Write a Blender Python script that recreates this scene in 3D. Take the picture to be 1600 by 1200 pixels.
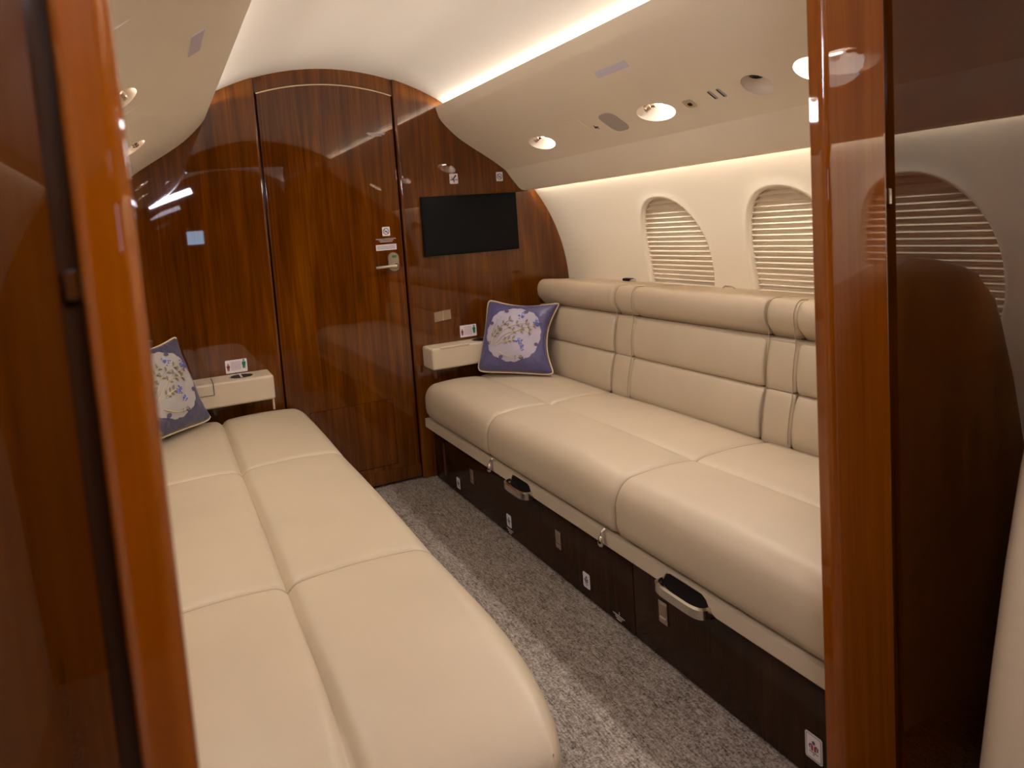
import bpy, bmesh, math, random
from mathutils import Vector, Matrix
for o in list(bpy.data.objects): bpy.data.objects.remove(o)
SC = bpy.context.scene
COL = SC.collection
random.seed(4)
PI = math.pi

# ------------------------------------------------------------------ camera
D = 3.026                       # y of the far bulkhead
cam_d = bpy.data.cameras.new('camera'); cam = bpy.data.objects.new('camera', cam_d); COL.objects.link(cam)
cam_d.sensor_fit = 'HORIZONTAL'; cam_d.sensor_width = 36; cam_d.lens = 36*1087.03/1600
cam_d.shift_x = (800-750.376)/1600; cam_d.shift_y = (450.848-600)/1600
cam_d.clip_start = 0.02
R = ((0.90265271,-0.1040513,0.41760198),(-0.42438344,-0.05392166,0.90387563),(-0.07153164,-0.99310915,-0.09283018))
# rows of R are the world axes seen from the camera (x right, y down, z forward)
cam.matrix_world = Matrix(((R[0][0],-R[0][1],-R[0][2],-0.745),(R[1][0],-R[1][1],-R[1][2],0),(R[2][0],-R[2][1],-R[2][2],1.1745),(0,0,0,1)))
cam_d.dof.use_dof = True; cam_d.dof.focus_distance = 2.3; cam_d.dof.aperture_fstop = 6.0
SC.camera = cam
# ------------------------------------------------------------------ world, view
w = bpy.data.worlds.new('world'); SC.world = w; w.use_nodes = True
w.node_tree.nodes['Background'].inputs[0].default_value = (0.6,0.7,1,1)
w.node_tree.nodes['Background'].inputs[1].default_value = 0.3
SC.view_settings.view_transform = 'Standard'; SC.view_settings.look = 'None'
SC.view_settings.exposure = 1.42; SC.view_settings.gamma = 1; SC.view_settings.use_curve_mapping = False
# ------------------------------------------------------------------ lamps of the cabin (strip lamps in the coves)
WARM = (1.0,0.95,0.88)
def area(name, loc, direc, sx, sy, power, col, spread=PI):
    l = bpy.data.lights.new(name,'AREA'); l.shape='RECTANGLE'; l.size=sx; l.size_y=sy; l.energy=power; l.color=col; l.spread=spread
    o = bpy.data.objects.new(name,l); COL.objects.link(o); o.location=loc
    z = -Vector(direc).normalized(); y = Vector((0,1,0)); x = y.cross(z).normalized(); y = z.cross(x)
    o.rotation_euler = Matrix((x,y,z)).transposed().to_euler()
    return o
for s in (-1,1):
    area('ceiling_cove_lamp', (s*0.560,1.90,1.706), (-s*0.99,0,0.12), 0.014, 2.22, 3.05, WARM, 2.0)
    area('ceiling_cove_lamp', (s*0.560,-0.32,1.706), (-s*0.99,0,0.12), 0.014, 1.9, 3.0, WARM, 2.0)
    area('window_wash_lamp', (s*0.93,1.90,1.372), (s*0.35,0,-1), 0.012, 2.22, 2.7, WARM)
    area('window_wash_lamp', (s*0.93,-0.32,1.372), (s*0.35,0,-1), 0.012, 1.9, 6 if s>0 else 0.8, WARM)

# ------------------------------------------------------------------ materials
def mat(name, col, rough=0.5, metal=0.0, coat=0.0, coat_rough=0.03, spec=0.5, sheen=0.0):
    m = bpy.data.materials.new(name); m.use_nodes=True; b = m.node_tree.nodes['Principled BSDF']
    b.inputs['Base Color'].default_value=(*col,1); b.inputs['Roughness'].default_value=rough; b.inputs['Metallic'].default_value=metal
    b.inputs['Coat Weight'].default_value=coat; b.inputs['Coat Roughness'].default_value=coat_rough
    b.inputs['Specular IOR Level'].default_value=spec; b.inputs['Sheen Weight'].default_value=sheen
    return m
def N(m,t,**k):
    n = m.node_tree.nodes.new(t)
    for a,v in k.items(): setattr(n,a,v)
    return n
def L(m,a,b): m.node_tree.links.new(a,b)
def coords(m, scale):
    tc=N(m,'ShaderNodeTexCoord'); mp=N(m,'ShaderNodeMapping'); mp.inputs['Scale'].default_value=scale
    L(m,tc.outputs['Object'],mp.inputs['Vector']); return mp.outputs['Vector']
def noise(m,scale,vec,detail=3,rough=0.5,dist=0):
    n=N(m,'ShaderNodeTexNoise'); n.inputs['Scale'].default_value=scale; n.inputs['Detail'].default_value=detail
    n.inputs['Roughness'].default_value=rough; n.inputs['Distortion'].default_value=dist; L(m,vec,n.inputs['Vector']); return n.outputs['Fac']
def ramp(m,fac,stops):
    r=N(m,'ShaderNodeValToRGB'); L(m,fac,r.inputs['Fac'])
    while len(r.color_ramp.elements)<len(stops): r.color_ramp.elements.new(0.5)
    for e,(p,c) in zip(r.color_ramp.elements,stops): e.position=p; e.color=(*c,1)
    return r.outputs['Color']
def math_(m,op,a,b):
    n=N(m,'ShaderNodeMath',operation=op)
    for i,v in enumerate((a,b)):
        if isinstance(v,(int,float)): n.inputs[i].default_value=v
        else: L(m,v,n.inputs[i])
    return n.outputs[0]
def bump(m,h,strength,dist,coat=False):
    b=N(m,'ShaderNodeBump'); b.inputs['Strength'].default_value=strength; b.inputs['Distance'].default_value=dist
    L(m,h,b.inputs['Height']); p=m.node_tree.nodes['Principled BSDF']; L(m,b.outputs[0],p.inputs['Coat Normal' if coat else 'Normal'])
    return b
def wood(name, dark, mid, light, coat_rough=0.02, k=1.0):
    m=mat(name,mid,0.6,coat=1.0,coat_rough=coat_rough,spec=0.0)
    m.node_tree.nodes['Principled BSDF'].inputs['Coat IOR'].default_value=1.6
    v=coords(m,(1,1,0.045)); f1=noise(m,34*k,v,5,0.6,0.6)
    v2=coords(m,(1,1,0.02)); f2=noise(m,230*k,v2,2,0.6)
    f3=noise(m,3.0,coords(m,(1.6,1.6,0.5)),2,0.5)
    s=math_(m,'ADD',math_(m,'MULTIPLY',f1,0.5),math_(m,'ADD',math_(m,'MULTIPLY',f2,0.2),math_(m,'MULTIPLY',f3,0.35)))
    L(m,ramp(m,s,[(0.38,dark),(0.53,mid),(0.68,light)]),m.node_tree.nodes['Principled BSDF'].inputs['Base Color'])
    bump(m,noise(m,2.3,coords(m,(1,1,0.5)),1),0.012,0.02,coat=True)
    return m
def leather(name,col,rough=0.42):
    m=mat(name,col,rough,spec=0.45)
    v=coords(m,(1,1,1)); f=noise(m,5,v,3,0.55)
    c2=tuple(c*0.93 for c in col); L(m,ramp(m,f,[(0.3,c2),(0.7,col)]),m.node_tree.nodes['Principled BSDF'].inputs['Base Color'])
    h=math_(m,'ADD',math_(m,'MULTIPLY',noise(m,420,v,2,0.6),0.12),noise(m,9,v,2,0.4))
    bump(m,h,0.35,0.004); return m
M={}
M['wood']=wood('walnut_veneer',(0.058,0.0130,0.0004),(0.115,0.0290,0.0008),(0.20,0.060,0.002))
M['casing']=wood('casing_veneer',(0.15,0.031,0.0006),(0.20,0.048,0.001),(0.26,0.071,0.002),0.03,0.6)
M['dimmed_wood']=wood('dimmed_panel_veneer',(0.040,0.0085,0.0003),(0.060,0.0140,0.0005),(0.085,0.022,0.001),0.02)  # veneer with the dimness of the near cabin put into its colour
M['drawer']=wood('drawer_veneer',(0.022,0.0080,0.0028),(0.032,0.0120,0.0045),(0.046,0.018,0.007),0.16)
M['drawer'].node_tree.nodes['Principled BSDF'].inputs['Coat Weight'].default_value=0.45
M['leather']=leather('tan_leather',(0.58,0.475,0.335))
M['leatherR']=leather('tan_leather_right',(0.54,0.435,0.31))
M['rail']=leather('rail_leather',(0.55,0.45,0.33),0.5)
M['thread']=mat('thread',(0.42,0.31,0.2),0.7)
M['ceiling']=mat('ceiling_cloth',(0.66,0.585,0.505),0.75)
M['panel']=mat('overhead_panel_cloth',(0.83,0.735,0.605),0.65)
M['bowl']=mat('bowl_white',(0.80,0.70,0.60),0.45)
M['wall']=mat('wall_cream',(0.76,0.66,0.52),0.6)
M['shade']=mat('shade_fabric',(0.74,0.63,0.49),0.8)
M['arm']=mat('armrest_tan',(0.60,0.49,0.36),0.5)
M['nickel']=mat('satin_nickel',(0.66,0.60,0.52),0.2,1.0)
M['plate']=mat('brushed_plate',(0.55,0.47,0.37),0.32,1.0)
M['chrome']=mat('chrome',(0.75,0.72,0.68),0.08,1.0)
M['dark']=mat('dark_plastic',(0.008,0.007,0.007),0.55,spec=0.2)
M['screen']=mat('screen_glass',(0.008,0.008,0.009),0.35,spec=0.08)
M['bezel']=mat('screen_bezel',(0.005,0.005,0.005),0.4,spec=0.1)
M['white']=mat('placard_white',(0.80,0.74,0.76),0.4)
M['text']=mat('placard_ink',(0.05,0.04,0.09),0.5)
M['pale']=mat('pale_lettering',(0.52,0.44,0.42),0.5)
M['ink_grey']=mat('grey_ink',(0.30,0.26,0.30),0.5)
M['red']=mat('placard_red',(0.35,0.02,0.03),0.5)
M['redfig']=mat('figure_maroon',(0.22,0.02,0.04),0.5)
M['green']=mat('figure_green',(0.005,0.16,0.07),0.5)
M['pink']=mat('text_pink',(0.62,0.42,0.55),0.5)
M['grille']=mat('speaker_cloth',(0.42,0.37,0.34),0.85)
M['lens']=mat('sign_lens',(0.72,0.68,0.82),0.25)
M['slot']=mat('slot_grey',(0.40,0.36,0.38),0.5)
M['berry']=mat('berry_thread',(0.10,0.16,0.62),0.6)
M['gold']=mat('gold_thread',(0.62,0.50,0.30),0.5)
M['leaf']=mat('leaf_thread',(0.13,0.10,0.055),0.6)
M['cream']=mat('cream_piping',(0.75,0.58,0.36),0.5)
M['strap']=mat('dark_strap',(0.10,0.03,0.015),0.5)
def satin(name,a,b,col2,zc):
    m=mat(name,a,0.36,spec=0.5,sheen=0.2)
    L(m,ramp(m,noise(m,60,coords(m,(1,1,1)),2,0.5),[(0.3,b),(0.7,a)]),m.node_tree.nodes['Principled BSDF'].inputs['Base Color'])
    bump(m,noise(m,14,coords(m,(1,1,1)),2,0.5,0.8),0.5,0.012); return m
M['satin']=satin('indigo_satin',(0.085,0.072,0.185),(0.072,0.060,0.165),None,0)
M['satinL']=satin('slate_satin',(0.085,0.075,0.13),(0.055,0.048,0.105),None,0)
M['medal']=mat('pale_satin',(0.42,0.37,0.46),0.45,sheen=0.4)
M['medalL']=mat('grey_satin',(0.40,0.36,0.34),0.45,sheen=0.4)
M['curl']=mat('curl_thread',(0.10,0.075,0.15),0.5)
def emit(name,col,s):
    m=mat(name,col,0.5); b=m.node_tree.nodes['Principled BSDF']; b.inputs['Emission Color'].default_value=(*col,1); b.inputs['Emission Strength'].default_value=s; return m
M['led']=emit('led_white',(1,0.90,0.80),9)
M['tube']=emit('tube_white',(0.84,0.82,1.0),38)
M['sky']=emit('window_daylight',(0.50,0.72,1.0),2.2)
def carpet():
    m=mat('loop_carpet',(0.2,0.17,0.15),0.95,spec=0.1)
    v=coords(m,(1,1,1))
    n1=noise(m,210,v,3,0.75); n2=noise(m,26,coords(m,(1,0.5,1)),2,0.5); n3=noise(m,150,coords(m,(1.8,0.30,1)),2,0.6); n4=noise(m,150,coords(m,(0.35,1.6,1)),2,0.6)
    s=math_(m,'ADD',math_(m,'MULTIPLY',n1,0.55),math_(m,'ADD',math_(m,'MULTIPLY',n3,0.34),math_(m,'ADD',math_(m,'MULTIPLY',n2,0.08),math_(m,'MULTIPLY',n4,0.12))))
    L(m,ramp(m,s,[(0.43,(0.085,0.062,0.048)),(0.545,(0.33,0.27,0.225)),(0.68,(0.62,0.53,0.45))]),m.node_tree.nodes['Principled BSDF'].inputs['Base Color'])
    bump(m,s,0.9,0.006); return m
M['carpet']=carpet()

# ------------------------------------------------------------------ helpers
def sharp(me,ang=0.6):
    try: me.set_sharp_from_angle(angle=ang)
    except Exception: pass
def link(name, verts, faces, m, parent=None, smooth=True, ang=0.6, mi=None):
    """one mesh object with its origin at the base centre of its own shape"""
    vs=[Vector(v) for v in verts]
    lo=[min(v[i] for v in vs) for i in range(3)]; hi=[max(v[i] for v in vs) for i in range(3)]
    c=Vector(((lo[0]+hi[0])/2,(lo[1]+hi[1])/2,lo[2]))
    me=bpy.data.meshes.new(name); me.from_pydata([v-c for v in vs],[],faces); me.validate()
    b=bmesh.new(); b.from_mesh(me); bmesh.ops.recalc_face_normals(b,faces=b.faces); b.to_mesh(me); b.free()
    for mm in (m if isinstance(m,(list,tuple)) else [m]): me.materials.append(mm)
    if mi:
        for p,i in zip(me.polygons,mi): p.material_index=i
    if smooth:
        for p in me.polygons: p.use_smooth=True
        sharp(me,ang)
    o=bpy.data.objects.new(name,me); COL.objects.link(o)
    place(o,c,parent); return o
def wloc(o):
    p=Vector((0,0,0))
    while o: p+=o.location; o=o.parent
    return p
def place(o,c,parent):
    if parent: o.parent=parent; o.location=c-wloc(parent)
    else: o.location=c
def tag(o,label=None,cat=None,group=None,kind=None):
    if label: o['label']=label
    if cat: o['category']=cat
    if group: o['group']=group
    if kind: o['kind']=kind
    return o
def thing(name,loc,label,cat,group=None,kind=None):
    o=bpy.data.objects.new(name,None); COL.objects.link(o); o.location=loc; o.empty_display_size=0.05
    return tag(o,label,cat,group,kind)
class MB:
    def __init__(s): s.v=[]; s.f=[]; s.m=[]
    def add(s,v,f,mi=0):
        k=len(s.v); s.v+=[tuple(x) for x in v]; s.f+=[tuple(i+k for i in q) for q in f]; s.m+=[mi]*len(f); return s
    def bm(s,b,mi=0):
        b.verts.ensure_lookup_table(); b.verts.index_update()
        r=s.add([tuple(v.co) for v in b.verts],[[v.index for v in f.verts] for f in b.faces],mi); b.free(); return r
    def box(s,x0,x1,y0,y1,z0,z1,bev=0.0,seg=3,mi=0,mtx=None):
        b=bmesh.new(); bmesh.ops.create_cube(b,size=1)
        for v in b.verts: v.co=Vector(((x0+x1)/2+v.co.x*(x1-x0),(y0+y1)/2+v.co.y*(y1-y0),(z0+z1)/2+v.co.z*(z1-z0)))
        if bev: bmesh.ops.bevel(b,geom=b.edges[:],offset=bev,segments=seg,affect='EDGES',profile=0.5)
        if mtx: b.transform(mtx)
        return s.bm(b,mi)
    def tube(s,pts,r,n=8,mi=0,cap=True):
        pts=[Vector(p) for p in pts]; rs=r if isinstance(r,(list,tuple)) else [r]*len(pts)
        v=[];f=[]; up=None
        for i,p in enumerate(pts):
            t=(pts[min(i+1,len(pts)-1)]-pts[max(i-1,0)]).normalized()
            if up is None:
                up=Vector((0,0,1)) if abs(t.z)<0.9 else Vector((1,0,0))
            a=(up-t*up.dot(t)).normalized(); up=a; c=t.cross(a)
            for k in range(n):
                q=2*PI*k/n; v.append(p+(a*math.cos(q)+c*math.sin(q))*rs[i])
        for i in range(len(pts)-1):
            for k in range(n): f.append((i*n+k,i*n+(k+1)%n,(i+1)*n+(k+1)%n,(i+1)*n+k))
        if cap: f.append(tuple(range(n-1,-1,-1))); f.append(tuple((len(pts)-1)*n+k for k in range(n)))
        return s.add(v,f,mi)
    def lathe(s,origin,axis,prof,n=20,mi=0):
        """prof: (radius, height along axis)"""
        o=Vector(origin); ax=Vector(axis).normalized(); a=ax.orthogonal().normalized(); c=ax.cross(a); v=[];f=[]
        for r,h in prof:
            for k in range(n):
                q=2*PI*k/n; v.append(o+ax*h+(a*math.cos(q)+c*math.sin(q))*max(r,1e-5))
        for i in range(len(prof)-1):
            for k in range(n): f.append((i*n+k,i*n+(k+1)%n,(i+1)*n+(k+1)%n,(i+1)*n+k))
        f.append(tuple(range(n-1,-1,-1))); f.append(tuple((len(prof)-1)*n+k for k in range(n)))
        return s.add(v,f,mi)
    def prism(s,poly,frame,t,mi=0):
        """2-D polygon (u,v) in a frame (origin,U,V,N) extruded t along N"""
        O,U,V,Nn=[Vector(q) for q in frame]; n=len(poly)
        a=[O+U*u+V*v for u,v in poly]; b=[p+Nn*t for p in a]
        f=[tuple(range(n)),tuple(range(2*n-1,n-1,-1))]+[(i,(i+1)%n,n+(i+1)%n,n+i) for i in range(n)]
        return s.add(a+b,f,mi)
    def obj(s,name,m,parent=None,smooth=True,ang=0.6): return link(name,s.v,s.f,m,parent,smooth,ang,s.m)
def rrect(cx,cy,w_,h,r,n=5):
    p=[]
    for sx,sy,a0 in ((1,1,0),(-1,1,90),(-1,-1,180),(1,-1,270)):
        for k in range(n+1):
            a=math.radians(a0+90*k/n); p.append((cx+sx*(w_/2-r)+r*math.cos(a),cy+sy*(h/2-r)+r*math.sin(a)))
    return p
def ell(cx,cy,a,b,n=24,rot=0):
    c,s_=math.cos(rot),math.sin(rot)
    return [(cx+a*math.cos(t)*c-b*math.sin(t)*s_,cy+a*math.cos(t)*s_+b*math.sin(t)*c) for t in [2*PI*k/n for k in range(n)]]
def boolean(o,cutters):
    for c in cutters:
        md=o.modifiers.new('b','BOOLEAN'); md.operation='DIFFERENCE'; md.solver='EXACT'; md.object=c
    bpy.context.view_layer.update()
    dg=bpy.context.evaluated_depsgraph_get(); me=bpy.data.meshes.new_from_object(o.evaluated_get(dg))
    o.modifiers.clear(); o.data=me
    for c in cutters: bpy.data.objects.remove(c)
    for p in me.polygons: p.use_smooth=True
    sharp(me,0.2)

# ------------------------------------------------------------------ cabin section
CX,CZ,CR=0.36,0.8304,0.7972
def wx(z):
    if z<CZ: return 1.157-(CZ-z)*0.05
    return CX+math.sqrt(max(CR*CR-(z-CZ)**2,0))
def cz(x): return 0.828+math.sqrt(1.0555**2-x*x)
Y0,Y1=-1.35,3.07
OUT=[(wx(z),z) for z in [0,0.3,0.6,0.83]+[0.83+0.62*k/14 for k in range(1,15)]]   # right side, floor to 1.45
CEIL=[(0.76-1.52*k/40,cz(0.76-1.52*k/40)) for k in range(41)]
def outline(x0=None):
    r=OUT+CEIL+[(-x,z) for x,z in reversed(OUT)]
    return r
# floor
MB().box(-1.16,1.16,Y0,Y1,-0.05,0).obj('floor',M['carpet'],smooth=False); tag(bpy.data.objects['floor'],kind='structure')
# ceiling
mb=MB(); P=CEIL; n=len(P); v=[]
for y in (Y0,Y1):
    v+=[(x,y,z) for x,z in P]+[(x*1.03,y,z+0.03) for x,z in P]
f=[]
for i in range(n-1):
    f+=[(i,i+1,2*n+i+1,2*n+i),(n+i,n+i+1,3*n+i+1,3*n+i),(i,i+1,n+i+1,n+i),(2*n+i,2*n+i+1,3*n+i+1,3*n+i)]
f+=[(0,n,3*n,2*n),(n-1,2*n-1,4*n-1,3*n-1)]
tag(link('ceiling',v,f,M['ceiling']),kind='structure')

# side walls with oval window openings; window centres along y
WY=[2.19,1.62,1.05,0.28,-0.29,-0.86]
WZ,WA,WB,WN=0.958,0.19,0.263,2.25
def P3(s,y,zz,dep=0.0):
    """point of side s at position y, height zz, dep = distance outward from the wall face"""
    x=wx(zz)
    if zz<CZ: nx,nz=1,0
    else: nx,nz=(x-CX)/CR,(zz-CZ)/CR
    return (s*(x+nx*dep),y,zz+nz*dep)
def oval(t,k=1.0,add=0.0):
    c,sn=math.cos(t),math.sin(t); e=2/WN
    return ((WA*k+add)*math.copysign(abs(c)**e,c),(WB*k+add)*math.copysign(abs(sn)**e,sn))
for s,nm in ((1,'wall_right'),(-1,'wall_left')):
    mb=MB(); NT=96
    zb,zt=WZ-0.33,1.45
    for wy in WY:
        H=0.285; rings=[]
        rect=[]
        for k in range(NT):
            t=2*PI*k/NT; c,sn=math.cos(t),math.sin(t)
            # rectangle boundary point in the same direction
            up=zt-WZ; dn=WZ-zb
            q=min(H/abs(c) if abs(c)>1e-9 else 1e9,(up/sn if sn>1e-9 else (dn/-sn if sn<-1e-9 else 1e9)))
            rect.append((c*q,sn*q))
        def ring(fn): return [fn(k) for k in range(NT)]
        lay=[]
        for dep,add in ((0.036,-0.006),(0.020,-0.005),(0.008,-0.003),(0.002,0.000),(-0.0002,0.004),(-0.0012,0.008),(-0.0012,0.013),(0.0,0.019)):
            lay.append([P3(s,wy+oval(2*PI*k/NT,1,add)[0],WZ+oval(2*PI*k/NT,1,add)[1],dep) for k in range(NT)])
        for j in range(1,9):
            a=j/8; row=[]
            for k in range(NT):
                o_=oval(2*PI*k/NT,1,0.019); row.append(P3(s,wy+o_[0]*(1-a)+rect[k][0]*a,WZ+o_[1]*(1-a)+rect[k][1]*a,0))
            lay.append(row)
        v=[p for r_ in lay for p in r_]; f=[]
        for i in range(len(lay)-1):
            for k in range(NT): f.append((i*NT+k,i*NT+(k+1)%NT,(i+1)*NT+(k+1)%NT,(i+1)*NT+k))
        mb.add(v,f)
    # rest of the wall: below, and the stretches beyond the first and last window
    def patch(y0,y1,z0,z1,ny,nz):
        v=[P3(s,y0+(y1-y0)*i/ny,z0+(z1-z0)*j/nz) for i in range(ny+1) for j in range(nz+1)]
        f=[(i*(nz+1)+j,(i+1)*(nz+1)+j,(i+1)*(nz+1)+j+1,i*(nz+1)+j+1) for i in range(ny) for j in range(nz)]
        mb.add(v,f)
    patch(Y0,Y1,0,zb,8,4); patch(WY[0]+0.285,Y1,zb,zt,4,24); patch(Y0,WY[-1]-0.285,zb,zt,4,24); patch(0.565,0.765,zb,zt,2,24)
    # outer skin
    v=[]; ZZ=[0,0.4,0.83]+[0.83+0.62*k/8 for k in range(1,9)]
    for y in (Y0,Y1): v+=[P3(s,y,z,0.07) for z in ZZ]
    n=len(ZZ); mb.add(v,[(i,i+1,n+i+1,n+i) for i in range(n-1)])
    tag(mb.obj(nm,M['wall']),kind='structure')
# windows: oval frame recess + pleated shade
def shade(s,wy):
    pitch=0.0192; rows=[]; n=int(2*WB/pitch)
    prof=[(0.0,0.026),(0.30,0.012)]          # (fraction of the pleat from its top, depth behind the wall face)
    zs=[]
    for i in range(n+1):
        for fr_,dp_ in prof: zs.append((WZ+WB-(i+fr_)*pitch,dp_))
    for z,dep in zs:
        if z<WZ-WB: break
        q=min(abs((z-WZ)/WB),0.9995); hw=(WA-0.004)*(1-q**WN)**(1/WN)
        rows.append([P3(s,wy+hw*(2*k/14-1),z,dep) for k in range(15)])
    v=[p for r_ in rows for p in r_]; f=[(i*15+k,i*15+k+1,(i+1)*15+k+1,(i+1)*15+k) for i in range(len(rows)-1) for k in range(14)]
    return v,f
idx=0
for s in (1,-1):
    for wy in WY[:5]:
        idx+=1
        # window_n is the outer pane behind the shade
        NT=64; v=[P3(s,wy+oval(2*PI*k/NT,0.99)[0],WZ+oval(2*PI*k/NT,0.99)[1],0.0305) for k in range(NT)]+[P3(s,wy+oval(2*PI*k/NT,0.99)[0],WZ+oval(2*PI*k/NT,0.99)[1],0.038) for k in range(NT)]
        f=[tuple(range(NT)),tuple(range(2*NT-1,NT-1,-1))]+[(k,(k+1)%NT,NT+(k+1)%NT,NT+k) for k in range(NT)]
        wdw=tag(link('window_%d'%idx,v,f,M['shade'],smooth=False),kind='structure')
        v,f=shade(s,wy); link('pleated_shade',v,f,M['shade'],wdw,smooth=False)

# ------------------------------------------------------------------ bulkhead, door, partitions
def yprism(poly,y0,y1):
    n=len(poly); v=[(x,y0,z) for x,z in poly]+[(x,y1,z) for x,z in poly]
    return v,[tuple(range(n)),tuple(range(2*n-1,n-1,-1))]+[(i,(i+1)%n,n+(i+1)%n,n+i) for i in range(n)]
def bevel_yprism(poly,y0,y1,r,which):
    """prism whose front edges (at y0) named by a test are rounded"""
    v,f=yprism(poly,y0,y1); b=bmesh.new(); vs=[b.verts.new(q) for q in v]
    for q in f: b.faces.new([vs[i] for i in q])
    es=[e for e in b.edges if which(e)]
    bmesh.ops.recalc_face_normals(b,faces=b.faces)
    bmesh.ops.bevel(b,geom=es,offset=r,segments=6,affect='EDGES',profile=0.5)
    return b
XR,XL=0.292,-0.305
def side(x0,sg):
    """half section polygon from x0 outward (sg=+1 right)"""
    pts=[(abs(x0),0)]+OUT+[(x,z) for x,z in CEIL if x>abs(x0)+0.001 and x<=0.76]
    pts.append((abs(x0),cz(x0)))
    return [(sg*x,z) for x,z in pts]
mb=MB()
for x0,sg in ((XR,1),(XL,-1)):
    b=bevel_yprism(side(x0,sg),D,D+0.044,0.012,lambda e,x0=x0: all(abs(q.co.x-x0)<1e-4 and abs(q.co.y-D)<1e-4 for q in e.verts)); mb.bm(b)
# lintel
def door_top(x): return 0.787+math.sqrt(1.026**2-(x+0.012)**2)
XS=[XL+(XR-XL)*k/24 for k in range(25)]
lint=[(x,door_top(x)+0.008) for x in XS]+[(x,cz(x)) for x in reversed(XS)]
v,f=yprism(lint,D+0.016,D+0.044); mb.add(v,f)
wa=mb.obj('wall_aft',M['wood'],ang=0.5); tag(wa,kind='structure')
# backing behind the door
MB().box(-1.2,1.2,D+0.044,D+0.06,0,1.9).obj('wall_aft_backing',M['drawer'],smooth=False); tag(bpy.data.objects['wall_aft_backing'],kind='structure')
bpy.data.objects['wall_aft_backing'].name='wall_back'
YD=D+0.012
xl,xr=XL+0.006,XR-0.006
XD=[xl+(xr-xl)*k/24 for k in range(25)]
dp=[(xl,0.012)]+[(xr,0.012)]+[(x,door_top(x)) for x in reversed(XD)]
b=bevel_yprism(dp,YD,YD+0.028,0.006,lambda e: all(abs(q.co.y-YD)<1e-4 for q in e.verts) and abs(e.verts[0].co.z-e.verts[1].co.z)>0.5)
mb=MB(); mb.bm(b); door=mb.obj('door_1',M['wood'],ang=0.5); tag(door,kind='structure')
mb=MB(); mb.tube([(x,YD-0.001,door_top(x)+0.003) for x in XD],0.0028,6); mb.obj('door_seal',M['cream'],door)
mb=MB()   # edge strips of the door
for x in (xl+0.018,xr-0.018): mb.box(x-0.0009,x+0.0009,YD-0.0008,YD+0.002,0.02,door_top(x)-0.004)
mb.obj('edge_banding',M['casing'],door,smooth=False)
mb=MB()
for q in ((-0.2045,-0.2025,0.096,0.404),(0.1745,0.1765,0.096,0.404),(-0.2045,0.1765,0.402,0.404),(-0.2045,0.1765,0.096,0.098)): mb.box(q[0],q[1],YD-0.0008,YD+0.002,q[2],q[3])
mb.obj('panel_gap',M['drawer'],door,smooth=False)
mb=MB()
mb.box(-0.2022,0.1742,YD-0.0022,YD+0.002,0.098,0.402,0.002,2); mb.obj('access_panel',M['wood'],door)
mb=MB(); mb.box(xl,xr,YD-0.0035,YD+0.001,0.013,0.075,0.002,2); mb.obj('kick_plate',M['wood'],door)
# handle
hd=MB(); Fh=((0,YD,0),(1,0,0),(0,0,1),(0,-1,0))
hd.prism(rrect(0.233,1.030,0.050,0.085,0.0245,8),Fh,0.010); hdo=hd.obj('door_handle',M['plate'],door,ang=0.5)
MB().tube([(0.237,YD-0.010,1.012),(0.237,YD-0.035,1.012)],0.0125,14).tube([(0.237,YD-0.033,1.012),(0.20,YD-0.036,1.012),(0.139,YD-0.036,1.010)],[0.009,0.0075,0.0065],12).obj('lever',M['nickel'],hdo)
MB().prism(rrect(0.236,1.054,0.020,0.011,0.003),((0,YD-0.010,0),(1,0,0),(0,0,1),(0,-1,0)),0.001).obj('lock_indicator',M['green'],hdo,smooth=False)
# right partition and its casing
YP,YQ=0.735,0.762
XP=0.345
mb=MB(); v,f=yprism([(XP,0)]+[(x,z) for x,z in OUT]+[(x,z) for x,z in CEIL if x>XP+0.001]+[(XP,cz(XP))],YP+0.004,YQ); mb.add(v,f)
wf=tag(mb.obj('wall_forward',M['dimmed_wood'],smooth=False),kind='structure')
def casing(x0,x1,y,th,ztop,sx,r=0.012,R2=0.018):
    # board with rounded edges, plan section extruded upward
    pts=[]; a,b_=(x0,x1)
    for k in range(7):
        t=PI/2*k/6; pts.append((a+sx*(r-r*math.cos(t)),y+r-r*math.sin(t)))
    for k in range(9):
        t=PI/2*k/8; pts.append((b_-sx*(R2-R2*math.sin(t)),y+R2-R2*math.cos(t)))
    pts+= [(b_,y+th),(a,y+th)]
    n=len(pts); v=[(p[0],p[1],0.0) for p in pts]+[(p[0],p[1],ztop(p[0])) for p in pts]
    return v,[tuple(range(n)),tuple(range(2*n-1,n-1,-1))]+[(i,(i+1)%n,n+(i+1)%n,n+i) for i in range(n)]
v,f=casing(0.181,0.330,YP,YQ-YP,lambda x: cz(x)-0.0005,1); tr=tag(link('trim_1',v,f,M['casing'],ang=0.5),kind='structure')
mb=MB(); mb.box(0.330,XP-0.0005,YP+0.018,YQ,0,cz(0.35)-0.001); mb.obj('groove_strip',M['drawer'],tr,smooth=False)
mb=MB(); mb.box(0.3335,0.3395,YP+0.006,YP+0.018,1.158,1.184,0.001,1); mb.obj('strike_plate',M['chrome'],tr)
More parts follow.
